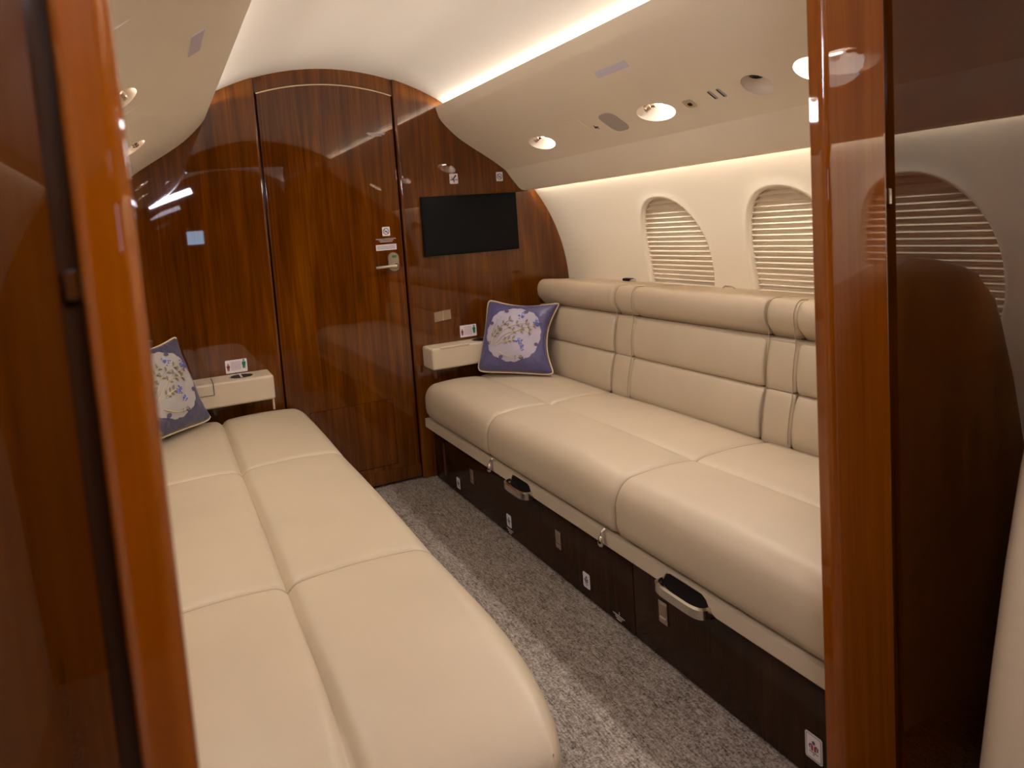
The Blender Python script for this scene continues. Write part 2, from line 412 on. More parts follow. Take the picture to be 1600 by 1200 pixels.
# left column near the lens
YC=0.40
v,f=casing(-0.752,-0.7805,YC,0.035,lambda x: cz(x) if abs(x)<0.76 else 1.50,-1,0.009,0.007)
t2=tag(link('trim_2',v,f,M['casing'],ang=0.5),kind='structure')
mb=MB(); mb.box(-0.790,-0.7805,YC+0.016,YC+0.035,0,1.48); mb.obj('groove_strip',M['drawer'],t2,smooth=False)
mb=MB(); mb.box(-0.7885,-0.782,YC+0.010,YC+0.016,1.150,1.166,0.001,1); mb.obj('strike_plate',M['chrome'],t2)
v,f=yprism([(-0.790,0)]+[(-x,z) for x,z in OUT]+[(-0.790,1.48)],YC+0.002,YC+0.035)
tag(link('wall_galley',v,f,M['dimmed_wood'],smooth=False),kind='structure')
# header over the opening
XH=[-0.49+0.67*k/20 for k in range(21)]
v,f=yprism([(x,1.70-0.12*(x*x)) for x in XH]+[(x,cz(x)) for x in reversed(XH)],YP+0.004,YQ)
tag(link('trim_3',v,f,M['wood'],smooth=False),kind='structure')
# end wall of the next cabin with a lit window
tag(link('wall_front',*yprism(outline(),Y0-0.03,Y0),M['wood'],smooth=False),kind='structure')

# ------------------------------------------------------------------ overhead panels
V0=[(0.492,1.722),(0.494,1.709),(0.500,1.690),(0.506,1.673),(0.520,1.653),(0.547,1.624),(0.593,1.582),(0.651,1.542),(0.711,1.505),(0.771,1.467),(0.833,1.422)]
V1=[(0.863,1.381),(0.899,1.337),(0.912,1.326),(0.935,1.319)]
def resample(P,n):
    # Catmull-Rom through the measured section points
    o=[]; Q=[P[0]]+P+[P[-1]]
    for i in range(1,len(Q)-2):
        for k in range(n):
            t=k/n; a,b,c,d=Q[i-1],Q[i],Q[i+1],Q[i+2]
            o.append(tuple(0.5*((2*b[j])+(c[j]-a[j])*t+(2*a[j]-5*b[j]+4*c[j]-d[j])*t*t+(3*b[j]-a[j]-3*c[j]+d[j])*t**3) for j in (0,1)))
    o.append(P[-1]); return o
VF=resample(V0,3)+V1
def surf(q):
    """point and outward (into the cabin) normal of the overhead panel face at x=q (right side)"""
    for (x0,z0),(x1,z1) in zip(VF,VF[1:]):
        if x0<=q<=x1:
            t=(q-x0)/(x1-x0); d=Vector((x1-x0,0,z1-z0)).normalized(); return Vector((q,0,z0+(z1-z0)*t)),Vector((d.z,0,-d.x)),d
def frame(s,x,y):
    """frame on the panel face: U along the section (downward/outward), V along +y, N into cabin"""
    p,n_,d=surf(x); return (Vector((s*p.x,y,p.z)),Vector((s*d.x,0,d.z)),Vector((0,1,0)),Vector((s*n_.x,0,n_.z)))
BACK=[(0.948,1.324),(0.948,1.336),(0.925,1.345),(0.885,1.392),(0.850,1.440),(0.79,1.520),(0.72,1.575),(0.64,1.618),(0.56,1.640),(0.525,1.668),(0.505,1.722)]
def overhead(s,y0,y1,name,label):
    prof=VF+BACK; n=len(prof); v=[(s*x,y0,z) for x,z in prof]+[(s*x,y1,z) for x,z in prof]
    f=[tuple(range(n)),tuple(range(2*n-1,n-1,-1))]+[(i,(i+1)%n,n+(i+1)%n,n+i) for i in range(n)]
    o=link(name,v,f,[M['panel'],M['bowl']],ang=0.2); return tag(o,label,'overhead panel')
def scoop(s,x,y,a_u,a_v,dep,tilt=0.0):
    O,U,V,Nn=frame(s,x,y); b=bmesh.new(); bmesh.ops.create_uvsphere(b,u_segments=40,v_segments=24,radius=1)
    for q in b.verts: q.co=O+U*(q.co.x*a_u)+V*(q.co.y*a_v)+Nn*(q.co.z*dep)
    m=MB(); m.bm(b); return m.obj('cutter',M['bowl'])
SCR=[(0.742,2.512,0.044,0.086,0.040,'spot'),(0.742,1.795,0.044,0.084,0.040,'spot'),(0.742,1.382,0.045,0.045,0.040,'vent'),(0.738,1.205,0.045,0.050,0.040,'spot2')]
SCL=[(0.768,2.32,0.038,0.080,0.036,'spot'),(0.775,1.56,0.038,0.080,0.036,'spot')]
ovR=overhead(1,YQ+0.0005,D-0.0005,'overhead_panel','cream overhead service panel above the sofa on the right, with recessed lights and vents')
ovL=overhead(-1,0.50,D-0.0005,'overhead_panel','cream overhead panel above the left sofa, beside the wooden column')
ovRn=overhead(1,Y0+0.001,YP-0.001,'overhead_panel','cream overhead panel in front of the near right wood partition, seen as a reflection')
ovLn=overhead(-1,Y0+0.001,YC-0.002,'overhead_panel','cream overhead panel on the left side of the near cabin, seen as a reflection')
boolean(ovR,[scoop(1,*q[:5]) for q in SCR]); boolean(ovL,[scoop(-1,*q[:5]) for q in SCL])
boolean(ovRn,[scoop(1,0.742,0.35,0.044,0.08,0.04)])
def reading_light(s,x,y,dep,label,a_v=0.08):
    O,U,V,Nn=frame(s,x,y)
    t=thing('reading_light',O-Nn*(dep-0.004),label,'reading light','recessed reading lights in the overhead panels')
    base=O-Nn*(dep-0.003)
    mb=MB(); p=O-Nn*0.020+V*(0.028*a_v/0.08)-U*0.012
    q=p+Nn*0.010+V*0.018-U*0.001
    e=(q-p).normalized()
    mb.tube([base+V*0.004-U*0.006,O-Nn*0.022+V*0.004-U*0.010,p],[0.007,0.007,0.008],12); mb.obj('stem',M['nickel'],t)
    MB().lathe(p-e*0.008,e,[(0.0085,0),(0.0115,0.002),(0.0115,0.016),(0.0125,0.018),(0.0125,0.024),(0.009,0.026),(0.008,0.020)],20).obj('nozzle',M['nickel'],t,ang=0.4)
    c=O-Nn*0.020-V*(a_v*0.36)-U*0.014
    n2=(Nn*0.75+U*0.55-V*0.1).normalized(); b_=V; c_=n2.cross(b_).normalized()
    MB().prism(ell(0,0,0.019,0.011,24),(c,b_,c_,n2),0.003).obj('lamp_lens',M['led'],t,smooth=False)
    for nm_,en,ss,d in (('bowl_lamp',0.20,2.4,(U*0.9+V*0.55-Nn*0.1)),('reading_lamp',8.5,2.5,Nn*0.9-U*0.15)):
        l=bpy.data.lights.new(nm_,'SPOT'); l.energy=en*(1.0 if y>0.5 else 0.03); l.spot_size=ss; l.spot_blend=1.0; l.color=(1,0.93,0.86); l.shadow_soft_size=0.012 if en<1 else 0.07
        o=bpy.data.objects.new(nm_,l); COL.objects.link(o); o.parent=t; o.location=(c+n2*0.006)-wloc(t)
        o.rotation_euler=d.normalized().to_track_quat('-Z','Y').to_euler()
    return t
reading_light(1,0.742,2.512,0.040,'metal reading light in the lit oval recess over the blue pillow, nearest the far bulkhead')
reading_light(1,0.742,1.795,0.040,'metal reading light in the large lit oval recess beside the grey speaker grille')
reading_light(-1,0.768,2.32,0.036,'reading light in the left overhead panel nearest the far wall')
reading_light(-1,0.775,1.56,0.036,'reading light in the left overhead panel beside the near column')
reading_light(1,0.742,0.35,0.040,'reading light in front of the right partition, seen reflected in its gloss')
# lit bowl half hidden by the partition
O,U,V,Nn=frame(1,0.738,1.205)
t=thing('downlight',O-Nn*0.036,'lit round recessed downlight cut off by the right wooden partition','downlight')
MB().lathe(O-Nn*0.037,Nn,[(0.020,0),(0.022,0.003),(0.020,0.006)],20).obj('lamp_lens',M['led'],t)
l=bpy.data.lights.new('downlight_lamp','SPOT'); l.energy=9; l.spot_size=2.5; l.spot_blend=1.0; l.color=(1,0.93,0.90); l.shadow_soft_size=0.02
o=bpy.data.objects.new('downlight_lamp',l); COL.objects.link(o); o.parent=t; o.location=(O-Nn*0.028)-wloc(t); o.rotation_euler=Nn.to_track_quat('-Z','Y').to_euler()
O,U,V,Nn=frame(1,0.742,1.382)
t=thing('air_vent',O-Nn*0.036,'round recessed air outlet with a dark grille, between slots and partition','air vent')
mb=MB(); c=O-Nn*0.013-U*0.019-V*0.006; nn=(Nn+U*0.35).normalized(); a=V; b_=nn.cross(a)
MB().lathe(c-nn*0.006,nn,[(0.020,0),(0.021,0.004),(0.018,0.006),(0.017,0.003)],24).obj('rim',M['slot'],t)
mb=MB()
for r in (0.015,0.010,0.005): mb.tube([c+a*(r*math.cos(q))+b_*(r*math.sin(q)) for q in [2*PI*k/20 for k in range(21)]],0.0012,6,cap=False)
mb.obj('grille_ring',M['dark'],t)
# flush fittings
def flush(s,x,y,poly,t,name,m,label,cat,lift=0.0005,group=None):
    fr=frame(s,x,y); fr=(fr[0]-fr[3]*0.0015,fr[1],fr[2],fr[3])
    mb=MB(); mb.prism(poly,fr,t+0.0015); o=mb.obj(name,m,smooth=False); return tag(o,label,cat,group)
flush(1,0.735,2.008,rrect(0,0,0.104,0.088,0.030),0.002,'speaker_grille',M['grille'],'grey rounded speaker grille in the right overhead panel','speaker grille')
fr=frame(1,0.735,2.008); mb=MB()
o=flush(1,0.562,1.773,rrect(0,0,0.024,0.155,0.003),0.0012,'sign_lens',M['lens'],'long lilac sign lens high on the right overhead panel','sign lens')
o=flush(-1,0.632,1.455,rrect(0,0,0.028,0.150,0.003),0.0012,'sign_lens',M['lens'],'grey rectangular sign lens high on the left overhead panel','sign lens')
o=flush(1,0.743,1.64,rrect(0,0,0.036,0.040,0.010),0.002,'latch_plate',M['nickel'],'small dark metal latch plate in the overhead panel beside the large lit recess','latch')
MB().prism(rrect(0.002,0.0,0.012,0.014,0.003),(frame(1,0.743,1.64)[0]+frame(1,0.743,1.64)[3]*0.0018,)+frame(1,0.743,1.64)[1:],0.0012).obj('keyhole',M['dark'],o,smooth=False)
for k,(yy,lb) in enumerate(((1.537,'narrow slot in the overhead panel, the one nearer the latch plate'),(1.503,'narrow slot in the overhead panel, the one nearer the round vent'))):
    o=flush(1,0.735,yy,rrect(0,0,0.040,0.012,0.0058),0.0008,'vent_slot',M['slot'],lb,'vent slot',group='pair of slots in the overhead panel')
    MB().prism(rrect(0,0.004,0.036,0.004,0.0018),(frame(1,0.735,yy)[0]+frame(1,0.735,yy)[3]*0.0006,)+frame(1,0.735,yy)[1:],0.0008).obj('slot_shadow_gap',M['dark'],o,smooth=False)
def outline_panel(s,x,y,w_,h,label,n=2):
    fr=frame(s,x,y); fr=(fr[0]-fr[3]*0.0020,)+fr[1:]; mb=MB(); mb.prism(rrect(0,0,w_,h,0.004),fr,0.0036); o=mb.obj('service_hatch',M['panel'],smooth=False); return tag(o,label,'hatch')
outline_panel(1,0.728,2.255,0.108,0.200,'flush rectangular hatch in the right overhead panel between two recesses')
outline_panel(-1,0.775,1.19,0.100,0.215,'flush rectangular hatch in the left overhead panel beside the column')
outline_panel(-1,0.775,1.80,0.080,0.150,'small hatch in the left overhead panel between two lit recesses')
# small black pictogram
fr=frame(1,0.737,2.115); fr=(fr[0]+fr[3]*0.0002,)+fr[1:]
mb=MB(); mb.prism(rrect(0,0,0.006,0.022,0.002),fr,0.0006); mb.prism([(-0.012,0.002),(0.012,-0.006),(0.013,-0.002),(-0.010,0.007)],fr,0.0006); mb.prism(rrect(0.004,0.008,0.004,0.008,0.001),fr,0.0006)
tag(mb.obj('pictogram',M['text'],smooth=False),'small black symbol printed beside the grey speaker grille','symbol')

# ------------------------------------------------------------------ sofas
def pad(prof,y0,y1,r0,r1,ri,bulge=0.0,ny=10,ne=7,ri0=None,ri1=None,nprof=None):
    return _pad(prof,y0,y1,r0,r1,ri,bulge,ny,ne,ri0,ri1,nprof or prof)
def _pad(prof,y0,y1,r0,r1,ri,bulge,ny,ne,ri0,ri1,nprof):
    ri0=ri if ri0 is None else ri0; ri1=ri if ri1 is None else ri1
    """closed (x,z) section swept along y; ends rounded over lengths r0, r1 by an inset of ri"""
    n=len(prof); cx=sum(p[0] for p in prof)/n; cy=sum(p[1] for p in prof)/n
    A=sum(prof[i][0]*prof[(i+1)%n][1]-prof[(i+1)%n][0]*prof[i][1] for i in range(n))
    sg=1 if A>0 else -1; nr=[]
    for i in range(n):
        a,b,c=nprof[i-1],nprof[i],nprof[(i+1)%n]; t1=Vector((b[0]-a[0],b[1]-a[1])).normalized(); t2=Vector((c[0]-b[0],c[1]-b[1])).normalized()
        t=(t1+t2); t=t.normalized() if t.length>1e-6 else t1; nr.append((t.y*sg,-t.x*sg))
    ys=[]
    for k in range(ne): a=PI/2*k/ne; ys.append((y0+r0*(1-math.cos(a)),ri0*(1-math.sin(a))))
    for k in range(ny+1): ys.append((y0+r0+(y1-r1-y0-r0)*k/ny,0))
    for k in range(ne-1,-1,-1): a=PI/2*k/ne; ys.append((y1-r1*(1-math.cos(a)),ri1*(1-math.sin(a))))
    v=[]
    for y,ins in ys:
        u=(y-y0)/(y1-y0); bl=bulge*math.sin(PI*u)
        for p,q in zip(prof,nr):
            d=bl*max(0,q[1] if bulge>0 else 0)-ins
            v.append((p[0]+q[0]*d,y,p[1]+q[1]*d))
    f=[]
    for i in range(len(ys)-1):
        for k in range(n): f.append((i*n+k,i*n+(k+1)%n,(i+1)*n+(k+1)%n,(i+1)*n+k))
    f.append(tuple(range(n))); f.append(tuple((len(ys)-1)*n+k for k in range(n)))
    return v,f
def seat_prof(xf,s,notch):
    """section of one seat cushion; xf = |x| of the front"""
    xm,xb,zt,zb=0.572,0.862,0.470,0.312
    P=[]
    P.append((xb,zb+0.01)); P.append((xb,0.445))
    # rear row, centre seam, front row
    w_=xm-xf; xe=xf+0.070; xr_=xb-0.006
    xs=[xr_-(xr_-xm-0.03)*k/8 for k in range(9)]+[xm+0.021,xm+0.014,xm+0.008,xm+0.004,xm,xm-0.004,xm-0.008,xm-0.014,xm-0.021]+[xm-0.03-(xm-0.03-xe)*k/12 for k in range(13)]
    for x in xs:
        if x>xm: u=(xr_-x)/(xr_-xm); z=zt-0.006*(1-u)**2+0.008*math.sin(PI*u)**0.8
        else: u=(xm-x)/(xm-xe); z=zt+0.008*math.sin(PI*u*0.92)**0.8
        P.append((x,z-notch*math.exp(-(abs(x-xm)/0.011)**1.3)))
    x0,z0=P[-1]; R1=0.070
    for k in range(1,13):
        a=PI/2*k/12; P.append((x0-R1*math.sin(a),z0-R1*(1-math.cos(a))*1.15))
    P.append((xf,0.36)); P.append((xf+0.003,0.338)); P.append((xf+0.011,zb+0.009)); P.append((xf+0.026,zb+0.001)); P.append((xf+0.05,zb)); P.append((0.6,zb))
    return [(s*x,z) for x,z in P]
def sofa(s,xf,notch,ylist,label,lm):
    t=thing('sofa',(s*0.72,1.93,0),label,'sofa')
    # plinth and drawers
    ye=ylist[0]
    yd=ye if s>0 else ye+0.15
    MB().box(min(s*0.365,s*1.09),max(s*0.365,s*1.09),yd+0.01,D-0.002,0.0,0.27).obj('base',M['drawer'],t,smooth=False)
    for i,(ya,yb) in enumerate(((yd+0.005,1.499),(1.503,2.84),(2.844,2.99))):
        zt=0.268
        d=MB(); d.box(min(s*0.345,s*0.366),max(s*0.345,s*0.366),ya,yb,0.012,zt,0.0015,2); dr=d.obj('drawer_front' if i<2 else 'end_panel',M['drawer'],t)
        if s>0:
            for yy,zz in ({0:[(1.377,0.144)],1:[(2.57,0.140),(1.892,0.136)],2:[]}[i]):
                l=MB(); l.prism(rrect(yy,zz,0.033,0.060,0.002,2),((s*0.345,0,0),(0,1,0),(0,0,1),(-s,0,0)),0.0025)
                lo=l.obj('latch',M['nickel'],dr,ang=0.3)
                MB().box(0.3405,0.3435,yy-0.0125,yy+0.0125,zz-0.021,zz-0.013,0.0008,1).obj('catch',M['chrome'],lo)
                MB().prism(rrect(yy,zz+0.006,0.025,0.034,0.001,1),((s*0.3425,0,0),(0,1,0),(0,0,1),(-s,0,0)),0.0012).obj('latch_flap',M['plate'],lo,ang=0.3)
    if s>0: MB().box(0.3435,0.3446,2.862,2.885,0.05,0.20).obj('strap',M['strap'],t,smooth=False)
    # upholstered rail with cut-outs where the handles sit
    zb,zt=0.262,0.305
    ny=160; pts_t=[]; pts_b=[]
    cuts=[(2.045-0.085,2.045+0.085),(1.235-0.09,1.235+0.09)]
    def zbot(y):
        z=zb
        for a,b in cuts:
            q=min(max((y-a)/0.03,0),1)*min(max((b-y)/0.03,0),1); q=q*q*(3-2*q); z=max(z,zb+q*0.036)
        return z
    ya_=ye+(0.01 if s>0 else 0.17)
    YS=[ya_+(2.962-ya_)*k/ny for k in range(ny+1)]
    xa,xb_=s*(xf+0.010),s*(xf+0.07)
    v=[];f=[]
    for y in YS:
        z0=zbot(y); v+=[(xa,y,z0+0.004),(xa,y,zt),(xb_,y,zt),(xb_,y,z0),(xa+s*0.004,y,z0)]
    for i in range(ny):
        for k in range(5): f.append((i*5+k,i*5+(k+1)%5,(i+1)*5+(k+1)%5,(i+1)*5+k))
    f+=[(0,1,2,3,4),tuple(ny*5+k for k in range(5))]
    link('seat_rail',v,f,M['rail'],t)
    # seat cushions
    ys=ylist
    for i in range(len(ys)-1):
        last=i==len(ys)-2; first=i==0
        v,f=pad(seat_prof(xf,s,notch),ys[i]+0.0008,ys[i+1]-0.0008,(0.02 if s>0 else 0.32) if first else 0.024,0.11 if last else 0.024,0.013,bulge=0.006,ny=16,ri0=(0.076 if s<0 else 0.01) if first else None,ri1=0.030 if last else None,nprof=seat_prof(xf,s,0.0))
        cu=link('seat_cushion',v,f,lm,t,ang=1.2)
        if not last:   # welt beside the seam
            pr=seat_prof(xf,s,notch); yw=ys[i+1]-0.010
            MB().tube([(x*1.0,yw,z-0.0028) for x,z in pr[2:-4]],0.0022,6).obj('seam',M['thread'],cu)
    # backrest: three rows, three sections, two bands
    def row(x0,z0,x1,z1,dx,top=False):
        P=[]; n=12
        for k in range(n+1):
            u=k/n; b=math.sin(PI*u)**0.55*dx if not top else (math.sin(PI*min(u*1.0,1))**0.5)*dx
            P.append((x0+(x1-x0)*u-b,z0+(z1-z0)*u))
        return P
    R_=[(0.853,0.462,0.882,0.619),(0.882,0.622,0.904,0.772)]
    secs=[(2.90 if s>0 else 2.862,2.284,'c'),(2.278,2.162,'b'),(2.156,1.526,'c'),(1.520,1.411,'b'),(1.405,ye+0.02,'c')]
    for yb,ya,kd in secs:
        dx=0.016 if kd=='c' else 0.009; mb=MB()
        for x0,z0,x1,z1 in R_:
            P=row(x0,z0,x1,z1,dx)+[(x1+0.06,z1-0.002),(x0+0.06,z0+0.002)]
            v,f=pad([(s*x,z) for x,z in P],ya,yb,0.02,0.02,0.008,ny=6); mb.add(v,f)
        # head roll
        P=[]; 
        for k in range(9):
            a=-PI/2*0.35+ (PI/2*1.35)*k/8; P.append((0.936-0.037*math.cos(a) -dx*0.9,0.838+0.052*math.sin(a)))
        P=[(0.920,0.775)]+P+[(0.955,0.888),(1.0,0.884),(1.12,0.876),(1.152,0.874),(1.152,0.775)]
        v,f=pad([(s*x,z) for x,z in P],ya,yb,0.02,0.03 if yb>2.8 else 0.02,0.02 if yb>2.8 else 0.008,ny=6); mb.add(v,f)
        bc=mb.obj('back_cushion' if kd=='c' else 'back_band',lm,t,ang=1.2)
        if kd=='b':
            for yy in (ya+0.007,yb-0.007):
                pt=[]
                for x0,z0,x1,z1 in R_: pt+=[(s*(x-0.0002),yy,z) for x,z in row(x0,z0,x1,z1,dx)[1:-1]]
                pt+=[(s*(x-0.0004),yy,z) for x,z in P[2:11]]
                MB().tube(pt,0.0011,5).obj('stitching',M['thread'],bc)
    MB().box(min(s*0.90,s*1.10),max(s*0.90,s*1.10),ye+0.02,2.86,0.30,0.77).obj('back_frame',M['rail'],t,smooth=False)
    return t
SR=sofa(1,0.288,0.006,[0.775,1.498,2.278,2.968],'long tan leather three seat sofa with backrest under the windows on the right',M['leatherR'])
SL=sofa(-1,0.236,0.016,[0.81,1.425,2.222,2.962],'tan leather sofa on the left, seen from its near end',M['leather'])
# release handles and knobs on the right sofa
def release(y0,y1,par):
    w2=(y1-y0)/2; yc=(y0+y1)/2; x0=0.305; pts=[]
    for k in range(25):
        a=PI*k/24; c,sn=math.cos(a),math.sin(a)
        pts.append((x0-0.043*abs(sn)**0.45,yc-w2*math.copysign(abs(c)**0.45,c)))
    v=[];f=[]; n=len(pts)
    for k,(x,y) in enumerate(pts):
        # inner offset
        ix=x+(0.006 if x<x0-0.02 else 0.0); iy=y-math.copysign(0.006,y-yc) if abs(y-yc)>w2*0.6 else y
        v+=[(x,y,0.258),(x,y,0.279),(ix,iy,0.282),(ix,iy,0.258)]
    for k in range(n-1):
        for j in range(4): f.append((k*4+j,k*4+(j+1)%4,(k+1)*4+(j+1)%4,(k+1)*4+j))
    f+=[(0,1,2,3),tuple((n-1)*4+j for j in range(4))]
    o=link('release_handle',v,f,M['nickel'],par,ang=0.5)
    MB().tube([(x0-0.024*math.sin(PI*k/16)**0.5,yc-(w2-0.014)*math.cos(PI*k/16),0.266) for k in range(17)],0.0035,8).obj('inner_ridge',M['nickel'],o)
    MB().box(0.300,0.330,y0+0.006,y1-0.006,0.250,0.300).obj('handle_pocket',M['dark'],o,smooth=False)
release(1.965,2.125,SR); release(1.150,1.320,SR)
for yy in (2.262,1.556):
    MB().tube([(0.300,yy,0.312),(0.290,yy,0.305),(0.286,yy,0.288)],0.0045,10).lathe((0.286,yy,0.296),(0,0,-1),[(0.004,0),(0.007,0.004),(0.0105,0.018),(0.0105,0.024),(0.007,0.030),(0.002,0.032)],16).obj('release_knob',M['chrome'],SR)

# ------------------------------------------------------------------ armrests on the bulkhead
def armrest(s,x0,x1,yf,label):
    t=thing('armrest',(s*(x0+x1)/2,(yf+D)/2,0.53),label,'armrest')
    a,b=min(s*x0,s*x1),max(s*x0,s*x1)
    MB().box(a,b,yf,D-0.001,0.530,0.629,0.010,4).obj('body',M['arm'],t)
    return t
ar=armrest(1,0.333,0.86,2.899,'tan box armrest with cup holder on the far wall, at the right sofa')
al=armrest(-1,0.362,0.86,2.868,'tan box armrest with cup holder on the far wall, at the left sofa')
def cup(par,x,y,z):
    MB().lathe((x,y,z-0.0005),(0,0,1),[(0.047,0),(0.047,0.0012),(0.043,0.0016),(0.041,0.0006)],32).obj('cup_holder_rim',M['nickel'],par)
    MB().lathe((x,y,z-0.001),(0,0,1),[(0.0405,0),(0.0405,0.0018),(0.004,0.0019)],32).obj('cup_well',M['dark'],par,ang=0.3)
    MB().box(x-0.004,x+0.004,y-0.038,y+0.038,z+0.0006,z+0.0022).obj('cup_divider',M['chrome'],par,smooth=False)
cup(ar,0.610,2.963,0.629); cup(al,-0.480,2.945,0.629)
MB().box(0.375,0.520,2.897,2.915,0.6235,0.6325,0.003,3).obj('lid_edge',M['arm'],ar)
MB().box(-0.592,-0.590,2.866,2.99,0.585,0.6298).obj('lid_seam',M['dark'],al,smooth=False)
MB().box(-0.80,-0.592,2.8665,2.868,0.5835,0.5850).obj('lid_lower_seam',M['dark'],al,smooth=False)
MB().box(-0.640,-0.622,2.885,2.895,0.6288,0.6305).obj('control_button',M['slot'],al,smooth=False)
MB().box(-0.372,-0.364,2.90,2.915,0.48,0.530,0.002,2).obj('bracket',M['arm'],al)
MB().box(0.350,0.362,2.93,2.945,0.487,0.530,0.002,2).obj('bracket',M['strap'],ar)

# ------------------------------------------------------------------ television, switch, placards
tv=thing('television',(0.626,D,1.04),'black flat screen television mounted on the far wood wall','television')
MB().box(0.379,0.873,D-0.016,D-0.0005,1.039,1.314,0.003,2).obj('housing',M['bezel'],tv)
MB().box(0.385,0.867,D-0.0175,D-0.0155,1.047,1.308).obj('screen',M['screen'],tv,smooth=False)
mb=MB(); mb.prism([(0.405,0.7305),(0.449,0.7345),(0.489,0.7375),(0.489,0.782),(0.449,0.7805),(0.405,0.7765)],((0,D-0.0005,0),(1,0,0),(0,0,1),(0,-1,0)),0.004)
pl=mb.obj('wall_plate',M['plate'],smooth=False); tag(pl,'small brushed metal cover plate on the wood wall below the television','cover plate')
MB().box(0.446,0.450,D-0.0065,D-0.004,0.735,0.780).obj('centre_ridge',M['chrome'],pl,smooth=False)
FB=lambda y:((0,y,0),(1,0,0),(0,0,1),(0,-1,0))
def placard(x0,x1,z0,z1,y,label,r=0.004):
    mb=MB(); mb.prism(rrect((x0+x1)/2,(z0+z1)/2,x1-x0,z1-z0,r),FB(y+0.0002),0.0012); return tag(mb.obj('placard',M['white'],smooth=False),label,'placard')
def ringpoly(mb,cx,cy,R1,R2,F,t,n=28):
    for k in range(n):
        a,b=2*PI*k/n,2*PI*(k+1)/n
        mb.prism([(cx+R1*math.cos(a),cy+R1*math.sin(a)),(cx+R2*math.cos(a),cy+R2*math.sin(a)),(cx+R2*math.cos(b),cy+R2*math.sin(b)),(cx+R1*math.cos(b),cy+R1*math.sin(b))],F,t)
def bar(mb,x0,y0,x1,y1,w_,F,t):
    d=Vector((x1-x0,y1-y0)).normalized(); n_=Vector((-d.y,d.x))*w_/2
    mb.prism([(x0+n_.x,y0+n_.y),(x0-n_.x,y0-n_.y),(x1-n_.x,y1-n_.y),(x1+n_.x,y1+n_.y)],F,t)
def no_smoking(p,cx,cz_,y,R0):
    F=FB(y-0.0010); mb=MB(); ringpoly(mb,cx,cz_,R0*0.80,R0,F,0.0006); bar(mb,cx-R0*0.62,cz_+R0*0.62,cx+R0*0.62,cz_-R0*0.62,R0*0.2,F,0.0006)
    bar(mb,cx-R0*0.6,cz_-R0*0.12,cx+R0*0.45,cz_-R0*0.12,R0*0.22,F,0.0006); bar(mb,cx+R0*0.15,cz_+R0*0.1,cx+R0*0.5,cz_+R0*0.35,R0*0.12,F,0.0006)
    mb.obj('symbol',M['text'],p,smooth=False)
def lines(par,x0,x1,z0,z1,y,n,m,name='lettering',seed=1,th=0.0005,frac=0.55,shape=None):
    """rows of small words too fine to read in the photo"""
    rr=random.Random(seed); mb=MB(); F=FB(y)
    for i in range(n):
        zc=z1-(z1-z0)*(i+0.5)/n; h=(z1-z0)/n*frac; a,b=x0,x1
        if shape: k=shape[i]; c=(x0+x1)/2; a,b=c-(c-x0)*k,c+(x1-c)*k
        x=a
        while x<b-0.001:
            w_=min(rr.uniform(0.0025,0.008),b-x); mb.prism([(x,zc-h/2),(x+w_,zc-h/2),(x+w_,zc+h/2),(x,zc+h/2)],F,th); x+=w_+0.0012
    return mb.obj(name,m,par,smooth=False)
p=placard(0.193,0.229,1.149,1.190,YD,'white no smoking placard on the door above the handle'); no_smoking(p,0.211,1.1695,YD,0.0145)
o=lines(None,0.160,0.256,1.120,1.139,YD-0.0004,3,M['pale'],'door_notice',3,shape=[1,0.72,0.6]); tag(o,'pale lettering printed on the door right below the no smoking placard','lettering')
p=placard(0.158,0.254,1.085,1.111,YD,'wide white text placard on the door just above the handle',0.001); lines(p,0.163,0.249,1.089,1.107,YD-0.0012,4,M['ink_grey'],seed=5)
o=lines(None,0.160,0.247,1.593,1.611,YD-0.0004,3,M['pale'],'door_notice',7,shape=[1,0.9,0.55]); tag(o,'pale lettering near the top right of the door','lettering')
p=placard(0.536,0.578,1.368,1.415,D,'white seat belt pictogram placard above the television, the left one')
mb=MB(); F=FB(D-0.0010)
bar(mb,0.546,1.400,0.549,1.386,0.003,F,0.0006); bar(mb,0.552,1.388,0.569,1.408,0.007,F,0.0006); bar(mb,0.540,1.386,0.573,1.386,0.003,F,0.0006); bar(mb,0.541,1.390,0.541,1.384,0.003,F,0.0006); bar(mb,0.572,1.391,0.572,1.384,0.003,F,0.0006); bar(mb,0.557,1.386,0.557,1.375,0.005,F,0.0006); bar(mb,0.549,1.384,0.558,1.392,0.003,F,0.0006)
mb.obj('symbol',M['text'],p,smooth=False)
p=placard(0.780,0.815,1.371,1.415,D,'white no smoking placard above the television, the right one'); no_smoking(p,0.7975,1.393,D,0.0145)
def figure(mb,cx,z0,h,F):
    mb.prism(ell(cx,z0+h*0.90,h*0.10,h*0.10,14),F,0.0006)
    mb.prism([(cx-h*.22,z0+h*.45),(cx-h*.17,z0+h*.76),(cx+h*.17,z0+h*.76),(cx+h*.22,z0+h*.45),(cx+h*.15,z0+h*.45),(cx+h*.13,z0),(cx+h*.02,z0),(cx,z0+h*.38),(cx-h*.02,z0),(cx-h*.13,z0),(cx-h*.15,z0+h*.45)],F,0.0006)
def life(x0,x1,z0,z1,label):
    p=placard(x0,x1,z0,z1,D,label); F=FB(D-0.0010)
    mb=MB(); figure(mb,x0+0.011,z0+0.010,0.030,F); mb.obj('maroon_figure',M['redfig'],p,smooth=False)
    mb=MB(); figure(mb,x1-0.013,z0+0.014,0.038,F); mb.obj('green_figure',M['green'],p,smooth=False)
    lines(p,x0+0.022,x1-0.025,z0+0.010,z1-0.006,D-0.0012,6,M['pink'],seed=9)
life(0.531,0.617,0.6405,0.6975,'white card with maroon and green figures above the right armrest, left of the blue pillow')
